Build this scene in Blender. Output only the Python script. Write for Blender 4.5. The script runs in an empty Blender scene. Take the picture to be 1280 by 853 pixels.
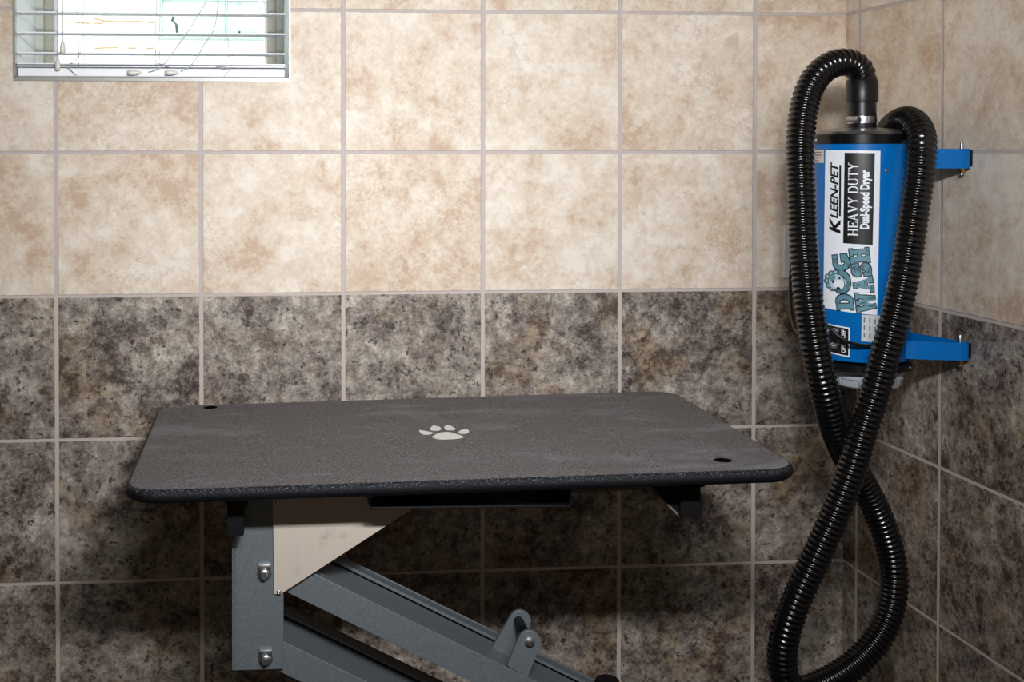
import bpy, bmesh, math, random
from mathutils import Vector, Matrix
random.seed(7)
PI = math.pi
scene = bpy.context.scene
COL = scene.collection
U = 0.31                                   # tile pitch in metres

# ------------------------------------------------------------------ camera
F, PX, PY = 1493.7, 409.85, 213.3          # focal length and principal point (1280 x 853 frame)
CAM = Vector((-1.1711, -2.6050, 1.5513))
YAW, PIT, ROL = -0.0794, -0.0158, 0.0009
RCAM = Matrix.Rotation(YAW, 3, 'Z') @ Matrix.Rotation(PIT, 3, 'X') @ Matrix.Rotation(ROL, 3, 'Y')
cd = bpy.data.cameras.new('camera')
cd.sensor_fit = 'HORIZONTAL'
cd.sensor_width = 36.0
cd.lens = F / 1280 * 36
cd.shift_x = (640 - PX) / 1280
cd.shift_y = -(426.5 - PY) / 1280
cd.clip_start = 0.02
cam = bpy.data.objects.new('camera', cd)
COL.objects.link(cam)
right, fwd, up = RCAM.col[0], RCAM.col[1], RCAM.col[2]
mw = Matrix.Identity(4)
for i in range(3):
    mw[i][0], mw[i][1], mw[i][2], mw[i][3] = right[i], up[i], -fwd[i], CAM[i]
cam.matrix_world = mw
scene.camera = cam

def ray(px, py):
    return RCAM @ Vector(((px - PX) / F, 1.0, -(py - PY) / F))
def at(px, py, Y):
    """point of the plane y = Y that the photograph shows at (px, py)"""
    d = ray(px, py)
    return CAM + d * ((Y - CAM.y) / d.y)

# ------------------------------------------------------------------ materials
def srgb(r, g, b, a=1.0):
    def c(v):
        v /= 255.0
        return v / 12.92 if v <= 0.04045 else ((v + 0.055) / 1.055) ** 2.4
    return (c(r), c(g), c(b), a)

class NT:
    def __init__(self, name):
        self.m = bpy.data.materials.new(name)
        self.m.use_nodes = True
        self.t = self.m.node_tree
        self.t.nodes.clear()
        self.out = self.n('ShaderNodeOutputMaterial')
    def n(self, typ, **kw):
        x = self.t.nodes.new(typ)
        for k, v in kw.items():
            setattr(x, k, v)
        return x
    def put(self, sock, v):
        if isinstance(v, bpy.types.NodeSocket):
            self.t.links.new(v, sock)
        else:
            sock.default_value = v
    def math(self, op, a, b=None, c=None, clamp=False):
        x = self.n('ShaderNodeMath', operation=op, use_clamp=clamp)
        for i, v in enumerate((a, b, c)):
            if v is not None:
                self.put(x.inputs[i], v)
        return x.outputs[0]
    def mix(self, f, a, b, blend='MIX'):
        x = self.n('ShaderNodeMix', data_type='RGBA', blend_type=blend)
        self.put(x.inputs[0], f); self.put(x.inputs[6], a); self.put(x.inputs[7], b)
        return x.outputs[2]
    def ramp(self, f, stops, interp='LINEAR'):
        x = self.n('ShaderNodeValToRGB')
        x.color_ramp.interpolation = interp
        e = x.color_ramp.elements
        while len(e) < len(stops):
            e.new(0.5)
        for el, (p, c) in zip(e, stops):
            el.position = p
            el.color = c if len(c) == 4 else (*c, 1)
        self.put(x.inputs[0], f)
        return x.outputs[0]
    def smooth(self, v, a, b):
        x = self.n('ShaderNodeMapRange', interpolation_type='SMOOTHSTEP')
        self.put(x.inputs[0], v); x.inputs[1].default_value = a; x.inputs[2].default_value = b
        return x.outputs[0]
    def noise(self, vec, scale, detail=6, rough=0.6, dist=0.0):
        x = self.n('ShaderNodeTexNoise')
        if vec is not None:
            self.put(x.inputs['Vector'], vec)
        x.inputs['Scale'].default_value = scale
        x.inputs['Detail'].default_value = detail
        x.inputs['Roughness'].default_value = rough
        x.inputs['Distortion'].default_value = dist
        return x.outputs['Fac']
    def bsdf(self, color, rough=0.5, metal=0.0, spec=0.5, bump=None, bump_strength=0.3, bump_dist=0.002, **kw):
        p = self.n('ShaderNodeBsdfPrincipled')
        self.put(p.inputs['Base Color'], color)
        self.put(p.inputs['Roughness'], rough)
        self.put(p.inputs['Metallic'], metal)
        self.put(p.inputs['Specular IOR Level'], spec)
        for k, v in kw.items():
            self.put(p.inputs[k], v)
        if bump is not None:
            b = self.n('ShaderNodeBump')
            b.inputs['Strength'].default_value = bump_strength
            b.inputs['Distance'].default_value = bump_dist
            self.put(b.inputs['Height'], bump)
            self.t.links.new(b.outputs[0], p.inputs['Normal'])
        self.t.links.new(p.outputs[0], self.out.inputs[0])
        return p

def simple(name, color, rough=0.5, metal=0.0, spec=0.5, var=0.08, scale=40, bump=0.0, bump_scale=200, **kw):
    t = NT(name)
    pos = t.n('ShaderNodeNewGeometry').outputs['Position']
    nz = t.noise(pos, scale, 5, 0.6)
    lo = tuple(c * (1 - var) for c in color[:3]) + (1,)
    hi = tuple(min(1, c * (1 + var)) for c in color[:3]) + (1,)
    col = t.ramp(nz, [(0.3, lo), (0.7, hi)])
    bm = t.noise(pos, bump_scale, 3, 0.5) if bump else None
    t.bsdf(col, rough, metal, spec, bm, bump, 0.001, **kw)
    return t.m

def tile_material(name, axis):
    t = NT(name)
    pos = t.n('ShaderNodeNewGeometry').outputs['Position']
    s = t.n('ShaderNodeSeparateXYZ'); t.put(s.inputs[0], pos)
    if axis == 'x':
        a = t.math('DIVIDE', s.outputs[0], U)
    else:
        a = t.math('SUBTRACT', t.math('DIVIDE', s.outputs[1], -U), 0.19)
    b = t.math('DIVIDE', s.outputs[2], U)
    wob = t.noise(pos, 60, 3, 0.6)
    wobble = t.math('MULTIPLY', t.math('SUBTRACT', wob, 0.5), 0.012)
    def edge(v):
        fr = t.math('FRACT', t.math('ADD', v, 100.0))
        return t.math('SUBTRACT', 0.5, t.math('ABSOLUTE', t.math('SUBTRACT', fr, 0.5)))
    ea = t.math('ADD', edge(a), wobble)
    eb = t.math('ADD', edge(b), t.math('ADD', wobble, 0.0040))
    e = t.math('MINIMUM', ea, eb)
    tile = t.smooth(e, 0.0125, 0.0175)
    cell = t.n('ShaderNodeCombineXYZ')
    t.put(cell.inputs[0], t.math('FLOOR', t.math('ADD', a, 100.0)))
    t.put(cell.inputs[1], t.math('FLOOR', t.math('ADD', b, 0.001)))
    cell.inputs[2].default_value = 3.0 if axis == 'x' else 11.0
    wn = t.n('ShaderNodeTexWhiteNoise', noise_dimensions='3D'); t.put(wn.inputs['Vector'], cell.outputs[0])
    sc = t.n('ShaderNodeVectorMath', operation='MULTIPLY_ADD')
    t.put(sc.inputs[0], wn.outputs['Color']); sc.inputs[1].default_value = (30, 30, 30); t.put(sc.inputs[2], pos)
    P = sc.outputs[0]
    rnd = wn.outputs['Value']
    # pale travertine look
    n1 = t.noise(P, 6.5, 12, 0.66, 0.15)
    n2 = t.noise(P, 24, 10, 0.74, 0.1)
    n3 = t.noise(P, 95, 6, 0.75)
    f = t.math('ADD', t.math('MULTIPLY', n1, 0.44), t.math('MULTIPLY', n2, 0.38))
    f = t.math('ADD', f, t.math('MULTIPLY', n3, 0.18))
    f = t.math('ADD', f, t.math('MULTIPLY', t.math('SUBTRACT', rnd, 0.5), 0.035))
    light = t.ramp(f, [(0.42, srgb(192, 167, 144)), (0.465, srgb(209, 191, 171)), (0.515, srgb(219, 206, 190)), (0.57, srgb(230, 221, 208))])
    # eroded veins: thin contour lines of the broad noise, only inside scattered patches
    zone = t.smooth(t.noise(P, 5, 5, 0.6), 0.50, 0.60)
    c1 = t.math('SUBTRACT', 1.0, t.smooth(t.math('ABSOLUTE', t.math('SUBTRACT', t.noise(P, 17, 12, 0.72), 0.5)), 0.004, 0.022))
    light = t.mix(t.math('MULTIPLY', t.math('MULTIPLY', c1, zone), 0.42), light, srgb(236, 230, 220))
    c2 = t.math('SUBTRACT', 1.0, t.smooth(t.math('ABSOLUTE', t.math('SUBTRACT', t.noise(P, 13, 12, 0.74), 0.54)), 0.004, 0.020))
    light = t.mix(t.math('MULTIPLY', t.math('MULTIPLY', c2, zone), 0.40), light, srgb(176, 148, 122))
    worn = t.math('MULTIPLY', t.smooth(t.noise(P, 9, 10, 0.72), 0.56, 0.61), t.smooth(n2, 0.44, 0.58))
    light = t.mix(t.math('MULTIPLY', worn, 0.55), light, srgb(186, 158, 131))
    # dark slate look
    d1 = t.noise(P, 9, 12, 0.70, 0.2)
    d2 = t.noise(P, 34, 10, 0.78, 0.1)
    d3 = t.noise(P, 130, 6, 0.8)
    g = t.math('ADD', t.math('MULTIPLY', d1, 0.36), t.math('MULTIPLY', d2, 0.42))
    g = t.math('ADD', g, t.math('MULTIPLY', d3, 0.22))
    g = t.math('ADD', g, t.math('MULTIPLY', t.math('SUBTRACT', rnd, 0.5), 0.02))
    dark = t.ramp(g, [(0.42, srgb(56, 46, 42)), (0.46, srgb(96, 86, 80)), (0.505, srgb(134, 124, 116)), (0.545, srgb(161, 153, 144)), (0.59, srgb(198, 188, 175))])
    tint = t.smooth(t.noise(P, 6, 9, 0.68, 0.2), 0.50, 0.62)
    dark = t.mix(t.math('MULTIPLY', tint, 0.68), dark, t.mix(t.smooth(d2, 0.42, 0.58), srgb(86, 66, 49), srgb(152, 131, 104)))
    rust = t.math('MULTIPLY', t.smooth(t.noise(P, 11, 12, 0.74, 0.3), 0.57, 0.615), t.smooth(d2, 0.60, 0.46))
    dark = t.mix(t.math('MULTIPLY', rust, 0.8), dark, srgb(64, 48, 43))
    c3 = t.math('SUBTRACT', 1.0, t.smooth(t.math('ABSOLUTE', t.math('SUBTRACT', t.noise(P, 10, 12, 0.72), 0.52)), 0.003, 0.012))
    dark = t.mix(t.math('MULTIPLY', t.math('MULTIPLY', c3, t.smooth(d3, 0.4, 0.6)), 0.45), dark, srgb(192, 180, 164))
    fleck = t.math('MULTIPLY', t.smooth(t.noise(P, 58, 5, 0.72), 0.59, 0.62), 0.85)
    dark = t.mix(fleck, dark, srgb(48, 38, 37))
    is_light = t.math('GREATER_THAN', s.outputs[2], 4 * U)
    stone = t.mix(is_light, dark, light)
    grout = t.mix(is_light, t.mix(wob, srgb(180, 168, 160), srgb(202, 190, 182)), t.mix(wob, srgb(180, 170, 167), srgb(200, 191, 188)))
    col = t.mix(tile, grout, stone)
    relief = t.math('MULTIPLY', tile, t.math('ADD', 0.85, t.math('MULTIPLY', t.math('ADD', n2, d2), 0.1)))
    rough = t.math('SUBTRACT', 0.78, t.math('MULTIPLY', tile, 0.27))
    t.bsdf(col, rough, 0, 0.35, relief, 0.55, 0.003)
    return t.m

M = {}
M['tile_back'] = tile_material('stone_tile_back', 'x')
M['tile_right'] = tile_material('stone_tile_right', 'y')
M['white_paint'] = simple('white_paint', srgb(222, 226, 228), 0.5, var=0.03)
M['ceiling'] = simple('ceiling_paint', srgb(170, 158, 142), 0.8, var=0.03)
M['plaster'] = simple('plaster_paint', srgb(120, 104, 88), 0.8, var=0.04)
M['floor'] = simple('floor_concrete', srgb(82, 70, 60), 0.6, var=0.15, scale=8)
M['vinyl'] = simple('window_vinyl', srgb(186, 194, 182), 0.45, var=0.03)
M['vinyl_tan'] = simple('window_stop_tan', srgb(166, 162, 148), 0.5, var=0.03)
M['blind'] = simple('blind_white', srgb(244, 247, 252), 0.4, var=0.02)
M['cord'] = simple('blind_cord', srgb(176, 178, 180), 0.7, var=0.04)
M['tassel'] = simple('tassel_white', srgb(226, 224, 216), 0.4, var=0.03)
M['steel_edge'] = simple('window_edge_trim', srgb(150, 150, 146), 0.4, 0.3, var=0.04)
M['blue'] = simple('blue_enamel', srgb(0, 102, 178), 0.32, 0.0, 0.25, var=0.03, scale=12)
M['black_gloss'] = simple('black_plastic', (0.005, 0.005, 0.006, 1), 0.25, 0, 0.3, var=0.1)
M['rubber'] = simple('black_rubber', (0.005, 0.005, 0.006, 1), 0.36, 0, 0.35, var=0.1)
M['hose'] = simple('black_hose_vinyl', (0.003, 0.003, 0.0035, 1), 0.20, 0, 0.5, var=0.15, scale=20)
M['steel'] = simple('bright_steel', srgb(206, 209, 214), 0.33, 1.0, var=0.06)
M['lid_metal'] = simple('lid_grey_metal', srgb(120, 122, 124), 0.3, 0.85, var=0.06)
M['brass'] = simple('brass_nut', srgb(176, 136, 70), 0.3, 1.0, var=0.06)
M['void_black'] = simple('matte_black', (0.002, 0.002, 0.002, 1), 0.9, 0, 0.05, var=0.1)
M['black_steel'] = simple('black_powder_coat', (0.004, 0.004, 0.005, 1), 0.5, 0, 0.22, var=0.12, bump=0.2, bump_scale=400)
M['beige'] = simple('beige_sheet_metal', srgb(190, 179, 167), 0.45, var=0.035, scale=14)

def beige_sheet():
    t = NT('beige_sheet_metal')
    pos = t.n('ShaderNodeNewGeometry').outputs['Position']
    sm = t.smooth(t.noise(pos, 16, 5, 0.6, 0.6), 0.58, 0.72)
    mp = t.n('ShaderNodeMapping'); t.put(mp.inputs[0], pos); mp.inputs['Scale'].default_value = (60, 60, 4)
    br = t.noise(mp.outputs[0], 3, 3, 0.5)
    col = t.ramp(br, [(0.3, srgb(189, 177, 165)), (0.7, srgb(192, 181, 169))])
    col = t.mix(t.math('MULTIPLY', sm, 0.45), col, srgb(132, 124, 116))
    t.bsdf(col, 0.42, 0.0, 0.45)
    return t.m
M['beige'] = beige_sheet()
M['rail_brown'] = simple('brown_frame_paint', srgb(104, 92, 80), 0.6, var=0.08)
M['plate_white'] = simple('wall_plate_plastic', srgb(244, 241, 236), 0.4, var=0.02)
M['lbl_white'] = simple('label_white', srgb(226, 232, 240), 0.35, var=0.015)
M['lbl_black'] = simple('label_black', (0.006, 0.006, 0.007, 1), 0.35, var=0.02)
M['lbl_grey'] = simple('label_grey', srgb(196, 200, 202), 0.4, var=0.03)
M['lbl_ink'] = simple('label_faint_ink', srgb(112, 112, 116), 0.5, var=0.05)
M['lbl_tan'] = simple('label_tan', srgb(206, 198, 184), 0.4, var=0.03)
M['teal'] = simple('label_teal', srgb(96, 142, 156), 0.35, var=0.05)
M['teal_dark'] = simple('label_teal_dark', srgb(22, 40, 50), 0.35, var=0.05)
M['teal_pale'] = simple('label_teal_pale', srgb(176, 204, 212), 0.35, var=0.05)
M['paw'] = simple('white_paw_paint', srgb(214, 216, 212), 0.6, var=0.06, scale=90)
M['ext_white'] = simple('outside_white_stucco', srgb(238, 234, 228), 0.8, var=0.03)
M['ext_teal'] = simple('outside_pale_green_trim', srgb(182, 200, 196), 0.7, var=0.05)
M['ext_glass'] = simple('outside_pale_glass', srgb(230, 234, 234), 0.4, var=0.04)
M['ext_tan'] = simple('outside_tan_joint', srgb(170, 148, 116), 0.8, var=0.1)
M['ext_dark'] = simple('outside_dark_green', srgb(48, 78, 66), 0.7, var=0.2)
M['ext_ground'] = simple('outside_paving', srgb(190, 186, 178), 0.8, var=0.06)

def hammered():
    t = NT('grey_hammered_paint')
    pos = t.n('ShaderNodeNewGeometry').outputs['Position']
    v = t.n('ShaderNodeTexVoronoi', feature='SMOOTH_F1'); t.put(v.inputs['Vector'], pos); v.inputs['Scale'].default_value = 260
    n = t.noise(pos, 300, 3, 0.6)
    col = t.ramp(n, [(0.3, srgb(98, 105, 110)), (0.7, srgb(116, 123, 128))])
    t.bsdf(col, 0.42, 0.25, 0.5, v.outputs['Distance'], 0.2, 0.0007)
    return t.m
M['grey_paint'] = hammered()

def grit():
    t = NT('black_grit_coating')
    pos = t.n('ShaderNodeNewGeometry').outputs['Position']
    n = t.noise(pos, 420, 4, 0.75)
    mp = t.n('ShaderNodeMapping'); t.put(mp.inputs[0], pos); mp.inputs['Scale'].default_value = (1.0, 2.6, 1.0)
    big = t.noise(mp.outputs[0], 3.2, 7, 0.62, 0.8)
    mid = t.noise(pos, 26, 6, 0.7)
    base = t.ramp(n, [(0.34, srgb(40, 38, 40)), (0.5, srgb(83, 80, 82)), (0.66, srgb(148, 147, 150))])
    base = t.mix(t.math('MULTIPLY', t.smooth(big, 0.52, 0.66), 0.5), base, srgb(126, 130, 136))
    base = t.mix(t.math('MULTIPLY', t.smooth(mid, 0.48, 0.66), 0.4), base, srgb(92, 86, 86))
    m2 = t.n('ShaderNodeMapping'); t.put(m2.inputs[0], pos); m2.inputs['Scale'].default_value = (2.2, 16.0, 1.0); m2.inputs['Rotation'].default_value = (0, 0, 0.12)
    streak = t.math('MULTIPLY', t.smooth(t.noise(m2.outputs[0], 1.6, 6, 0.65, 0.4), 0.57, 0.70), t.smooth(n, 0.42, 0.60))
    base = t.mix(t.math('MULTIPLY', streak, 0.55), base, srgb(150, 154, 160))
    nrm = t.n('ShaderNodeNewGeometry').outputs['Normal']
    sp = t.n('ShaderNodeSeparateXYZ'); t.put(sp.inputs[0], nrm)
    topness = t.smooth(sp.outputs[2], 0.90, 0.995)         # grey speckled colour on the flat top, near-black on the rim
    spark = t.math('MULTIPLY', t.smooth(n, 0.53, 0.64), t.smooth(sp.outputs[2], -0.05, 0.75))  # glints painted as pale specks, dying out as the rim turns down
    rim = t.mix(spark, (0.003, 0.0035, 0.005, 1), (0.13, 0.15, 0.19, 1))
    col = t.mix(topness, rim, base)
    rough = t.math('ADD', 0.50, t.math('MULTIPLY', topness, 0.22))
    t.bsdf(col, rough, 0, t.math('ADD', 0.22, t.math('MULTIPLY', topness, 0.2)), n, 0.8, 0.0015)
    return t.m
M['grit'] = grit()

def thin_glass():
    t = NT('window_glass')
    tr = t.n('ShaderNodeBsdfTransparent'); tr.inputs[0].default_value = (0.95, 0.98, 0.97, 1)
    gl = t.n('ShaderNodeBsdfGlossy'); gl.inputs['Roughness'].default_value = 0.02
    fr = t.n('ShaderNodeFresnel'); fr.inputs[0].default_value = 1.3
    mx = t.n('ShaderNodeMixShader')
    t.put(mx.inputs[0], fr.outputs[0])
    t.t.links.new(tr.outputs[0], mx.inputs[1]); t.t.links.new(gl.outputs[0], mx.inputs[2])
    t.t.links.new(mx.outputs[0], t.out.inputs[0])
    return t.m
M['glass'] = thin_glass()

def frosted():
    t = NT('translucent_grey_plastic')
    pos = t.n('ShaderNodeNewGeometry').outputs['Position']
    n = t.noise(pos, 30, 4, 0.6)
    p = t.bsdf(t.ramp(n, [(0.3, srgb(196, 204, 216)), (0.7, srgb(222, 228, 236))]), 0.22, 0, 0.5)
    p.inputs['Transmission Weight'].default_value = 0.3
    p.inputs['IOR'].default_value = 1.2
    return t.m
M['clear'] = frosted()

# ------------------------------------------------------------------ mesh helpers
def link(name, bm, mats, parent=None, smooth=False):
    me = bpy.data.meshes.new(name)
    off = Vector((0, 0, 0))
    p = parent
    while p is not None:
        off += p.location
        p = p.parent
    bmesh.ops.recalc_face_normals(bm, faces=bm.faces[:])
    bmesh.ops.translate(bm, verts=bm.verts[:], vec=-off)
    bm.to_mesh(me); bm.free()
    if not isinstance(mats, (list, tuple)):
        mats = [mats]
    for m in mats:
        me.materials.append(m)
    if smooth:
        me.polygons.foreach_set('use_smooth', [True] * len(me.polygons))
    o = bpy.data.objects.new(name, me)
    COL.objects.link(o)
    if parent is not None:
        o.parent = parent
    if smooth == 'auto':
        try:
            me.set_sharp_from_angle(angle=math.radians(35))
        except Exception:
            pass
    return o
def tag(o, label, cat, group=None, kind=None):
    if label: o['label'] = label
    if cat: o['category'] = cat
    if group: o['group'] = group
    if kind: o['kind'] = kind
    return o
def root(name, loc, label, cat, group=None):
    o = bpy.data.objects.new(name, None)
    o.empty_display_size = 0.1
    COL.objects.link(o)
    o.location = loc
    return tag(o, label, cat, group)
def struct(o):
    o['kind'] = 'structure'
    return o

def box(bm, lo, hi, mi=0, bev=0.0, mat=None):
    r = bmesh.ops.create_cube(bm, size=1.0)
    vs = r['verts']
    lo, hi = Vector(lo), Vector(hi)
    c, d = (lo + hi) / 2, hi - lo
    for v in vs:
        v.co = Vector((v.co.x * d.x, v.co.y * d.y, v.co.z * d.z)) + c
    fs = {f for v in vs for f in v.link_faces}
    if bev:
        es = list({e for v in vs for e in v.link_edges})
        g = bmesh.ops.bevel(bm, geom=es, offset=bev, segments=2, affect='EDGES', profile=0.5)
        fs = set(g['faces']) | {f for f in fs if f.is_valid}
        vs = list({v for f in fs for v in f.verts})
    for f in fs:
        f.material_index = mi
    if mat is not None:
        bmesh.ops.transform(bm, matrix=mat, verts=vs)
    return vs
def prism(bm, pts, d, mi=0, bev=0.0):
    """polygon of 3-D points pushed along the vector d"""
    a = [bm.verts.new(p) for p in pts]
    b = [bm.verts.new(Vector(p) + Vector(d)) for p in pts]
    n = len(pts)
    fs = [bm.faces.new(a), bm.faces.new(b[::-1])]
    for i in range(n):
        fs.append(bm.faces.new((a[i], b[i], b[(i + 1) % n], a[(i + 1) % n])))
    for f in fs:
        f.material_index = mi
    if bev:
        bmesh.ops.recalc_face_normals(bm, faces=fs)
        es = list({e for f in fs for e in f.edges})
        g = bmesh.ops.bevel(bm, geom=es, offset=bev, segments=2, affect='EDGES', profile=0.5)
        for f in g['faces']:
            f.material_index = mi
def lathe(bm, prof, centre, axis=(0, 0, 1), seg=48, mi=0, phase=0.0):
    """profile of (radius, height) turned round an axis"""
    ax = Vector(axis).normalized()
    rot = Vector((0, 0, 1)).rotation_difference(ax).to_matrix()
    c = Vector(centre)
    rings = []
    for r, h in prof:
        if r < 1e-6:
            rings.append([bm.verts.new(c + rot @ Vector((0, 0, h)))])
        else:
            rings.append([bm.verts.new(c + rot @ Vector((r * math.cos(2 * PI * k / seg + phase), r * math.sin(2 * PI * k / seg + phase), h))) for k in range(seg)])
    for A, B in zip(rings, rings[1:]):
        for k in range(seg):
            k2 = (k + 1) % seg
            if len(A) == 1 and len(B) == 1:
                continue
            if len(A) == 1:
                f = bm.faces.new((A[0], B[k], B[k2]))
            elif len(B) == 1:
                f = bm.faces.new((A[k], A[k2], B[0]))
            else:
                f = bm.faces.new((A[k], A[k2], B[k2], B[k]))
            f.material_index = mi
def catmull(pts, n=12):
    P = [Vector(p) for p in pts]
    P = [P[0] * 2 - P[1]] + P + [P[-1] * 2 - P[-2]]
    out = []
    for i in range(1, len(P) - 2):
        p0, p1, p2, p3 = P[i - 1:i + 3]
        t0 = 0.0
        t1 = t0 + max(1e-6, (p1 - p0).length) ** 0.5
        t2 = t1 + max(1e-6, (p2 - p1).length) ** 0.5
        t3 = t2 + max(1e-6, (p3 - p2).length) ** 0.5
        for k in range(n):
            t = t1 + (t2 - t1) * k / n
            A1 = p0 * ((t1 - t) / (t1 - t0)) + p1 * ((t - t0) / (t1 - t0))
            A2 = p1 * ((t2 - t) / (t2 - t1)) + p2 * ((t - t1) / (t2 - t1))
            A3 = p2 * ((t3 - t) / (t3 - t2)) + p3 * ((t - t2) / (t3 - t2))
            B1 = A1 * ((t2 - t) / (t2 - t0)) + A2 * ((t - t0) / (t2 - t0))
            B2 = A2 * ((t3 - t) / (t3 - t1)) + A3 * ((t - t1) / (t3 - t1))
            out.append(B1 * ((t2 - t) / (t2 - t1)) + B2 * ((t - t1) / (t2 - t1)))
    out.append(P[-2])
    return out
def resample(pts, step):
    out = [pts[0].copy()]
    acc = 0.0
    for a, b in zip(pts, pts[1:]):
        L = (b - a).length
        if L < 1e-9:
            continue
        d = step - acc
        while d <= L:
            out.append(a.lerp(b, d / L))
            d += step
        acc = (acc + L) % step if d > L else 0
        acc = L - (d - step)
    return out
def tube(bm, pts, radius, seg=12, mi=0, caps=True):
    """radius: number or function of the ring index"""
    n = len(pts)
    rf = radius if callable(radius) else (lambda i: radius)
    tan = []
    for i in range(n):
        tan.append((pts[min(i + 1, n - 1)] - pts[max(i - 1, 0)]).normalized())
    ref = Vector((0, 1, 0)) if abs(tan[0].y) < 0.9 else Vector((1, 0, 0))
    u = (ref - tan[0] * ref.dot(tan[0])).normalized()
    rings = []
    for i in range(n):
        u = (u - tan[i] * u.dot(tan[i])).normalized()
        w = tan[i].cross(u)
        r = rf(i)
        rings.append([bm.verts.new(pts[i] + (u * math.cos(2 * PI * k / seg) + w * math.sin(2 * PI * k / seg)) * r) for k in range(seg)])
    for A, B in zip(rings, rings[1:]):
        for k in range(seg):
            f = bm.faces.new((A[k], A[(k + 1) % seg], B[(k + 1) % seg], B[k]))
            f.material_index = mi
    if caps:
        for r in (rings[0][::-1], rings[-1]):
            f = bm.faces.new(r); f.material_index = mi

# ------------------------------------------------------------------ the room
XR = 0.683 * U                       # right wall
XL, YF, ZC = -2.7, -3.7, 2.75        # left wall, front wall, ceiling
WX0, WX1 = at(18.5, 60, 0).x, at(361.5, 60, 0).x
WZ0, WZ1 = at(200, 97.5, 0).z, at(200, 97.5, 0).z + 0.62
DEP = 0.29                           # depth of the window reveal

def wall_with_hole():
    bm = bmesh.new()
    xs = [XL - 0.1, WX0, WX1, XR + 0.1]
    zs = [0, WZ0, WZ1, ZC]
    for y in (0.0, DEP + 0.07):
        g = [[bm.verts.new((x, y, z)) for z in zs] for x in xs]
        for i in range(3):
            for j in range(3):
                if i == 1 and j == 1:
                    continue
                f = bm.faces.new((g[i][j], g[i + 1][j], g[i + 1][j + 1], g[i][j + 1]))
                f.material_index = 0 if y == 0 else 1
    bmesh.ops.remove_doubles(bm, verts=bm.verts[:], dist=1e-6)
    return bm
def shell(bm_in):
    bm = bm_in
    # outer rim and reveal faces
    def V(x, y, z):
        return bm.verts.new((x, y, z))
    y0, y1 = 0.0, DEP + 0.07
    for (x0, z0, x1, z1) in ((WX0, WZ0, WX0, WZ1), (WX1, WZ0, WX1, WZ1), (WX0, WZ0, WX1, WZ0), (WX0, WZ1, WX1, WZ1)):
        f = bm.faces.new((V(x0, y0, z0), V(x1, y0, z1), V(x1, y1, z1), V(x0, y1, z0)))
        f.material_index = 1
    for (x0, z0, x1, z1) in ((XL - .1, 0, XL - .1, ZC), (XR + .1, 0, XR + .1, ZC), (XL - .1, 0, XR + .1, 0), (XL - .1, ZC, XR + .1, ZC)):
        f = bm.faces.new((V(x0, y0, z0), V(x1, y0, z1), V(x1, y1, z1), V(x0, y1, z0)))
        f.material_index = 1
    bmesh.ops.remove_doubles(bm, verts=bm.verts[:], dist=1e-6)
    return bm
struct(link('wall_back', shell(wall_with_hole()), [M['tile_back'], M['white_paint']]))
bm = bmesh.new(); box(bm, (XR, YF - .1, 0), (XR + 0.1, 0, ZC)); struct(link('wall_right', bm, M['tile_right']))
bm = bmesh.new(); box(bm, (XL - 0.1, YF - .1, 0), (XL, 0, ZC)); struct(link('wall_left', bm, M['plaster']))
bm = bmesh.new(); box(bm, (XL, YF - .1, 0), (XR, YF, ZC)); struct(link('wall_front', bm, M['plaster']))
bm = bmesh.new(); box(bm, (XL - .1, YF - .1, -0.1), (XR + .1, DEP + .07, 0)); struct(link('floor', bm, M['floor']))
bm = bmesh.new(); box(bm, (XL - .1, YF - .1, ZC), (XR + .1, DEP + .07, ZC + 0.1)); struct(link('ceiling', bm, M['ceiling']))

# metal tile edging round the window opening
bm = bmesh.new()
e = 0.007
box(bm, (WX0 - 0.002, -0.004, WZ0 - e), (WX1 + e * 0.4, 0.012, WZ0 + 0.001))
box(bm, (WX1 - 0.001, -0.004, WZ0), (WX1 + e * 0.4, 0.006, WZ1))
box(bm, (WX0 - 0.003, -0.004, WZ0), (WX0 + 0.0015, 0.012, WZ1))
struct(link('trim_1', bm, M['steel_edge']))

# the window unit at the back of the reveal
win = bpy.data.objects.new('window_1', None); COL.objects.link(win)
win.location = ((WX0 + WX1) / 2, DEP, WZ0); struct(win)
def frame_ring(bm, x0, x1, z0, z1, y0, y1, w, mi=0):
    box(bm, (x0, y0, z0), (x0 + w, y1, z1), mi); box(bm, (x1 - w, y0, z0), (x1, y1, z1), mi)
    box(bm, (x0 + w, y0, z0), (x1 - w, y1, z0 + w), mi); box(bm, (x0 + w, y0, z1 - w), (x1 - w, y1, z1), mi)
bm = bmesh.new()
frame_ring(bm, WX0, WX1, WZ0, WZ1, DEP - 0.012, DEP + 0.06, 0.017, 0)
frame_ring(bm, WX0 + 0.017, WX1 - 0.017, WZ0 + 0.017, WZ1 - 0.017, DEP + 0.012, DEP + 0.06, 0.020, 1)
frame_ring(bm, WX0 + 0.030, WX1 - 0.030, WZ0 + 0.012, WZ1 - 0.030, DEP + 0.030, DEP + 0.06, 0.014, 2)
struct(link('window_frame', bm, [M['vinyl'], M['vinyl_tan'], M['white_paint']], win))
bm = bmesh.new(); box(bm, (WX0 + 0.03, DEP + 0.046, WZ0 + 0.02), (WX1 - 0.03, DEP + 0.050, WZ1 - 0.03))
struct(link('window_pane', bm, M['glass'], win))

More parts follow.
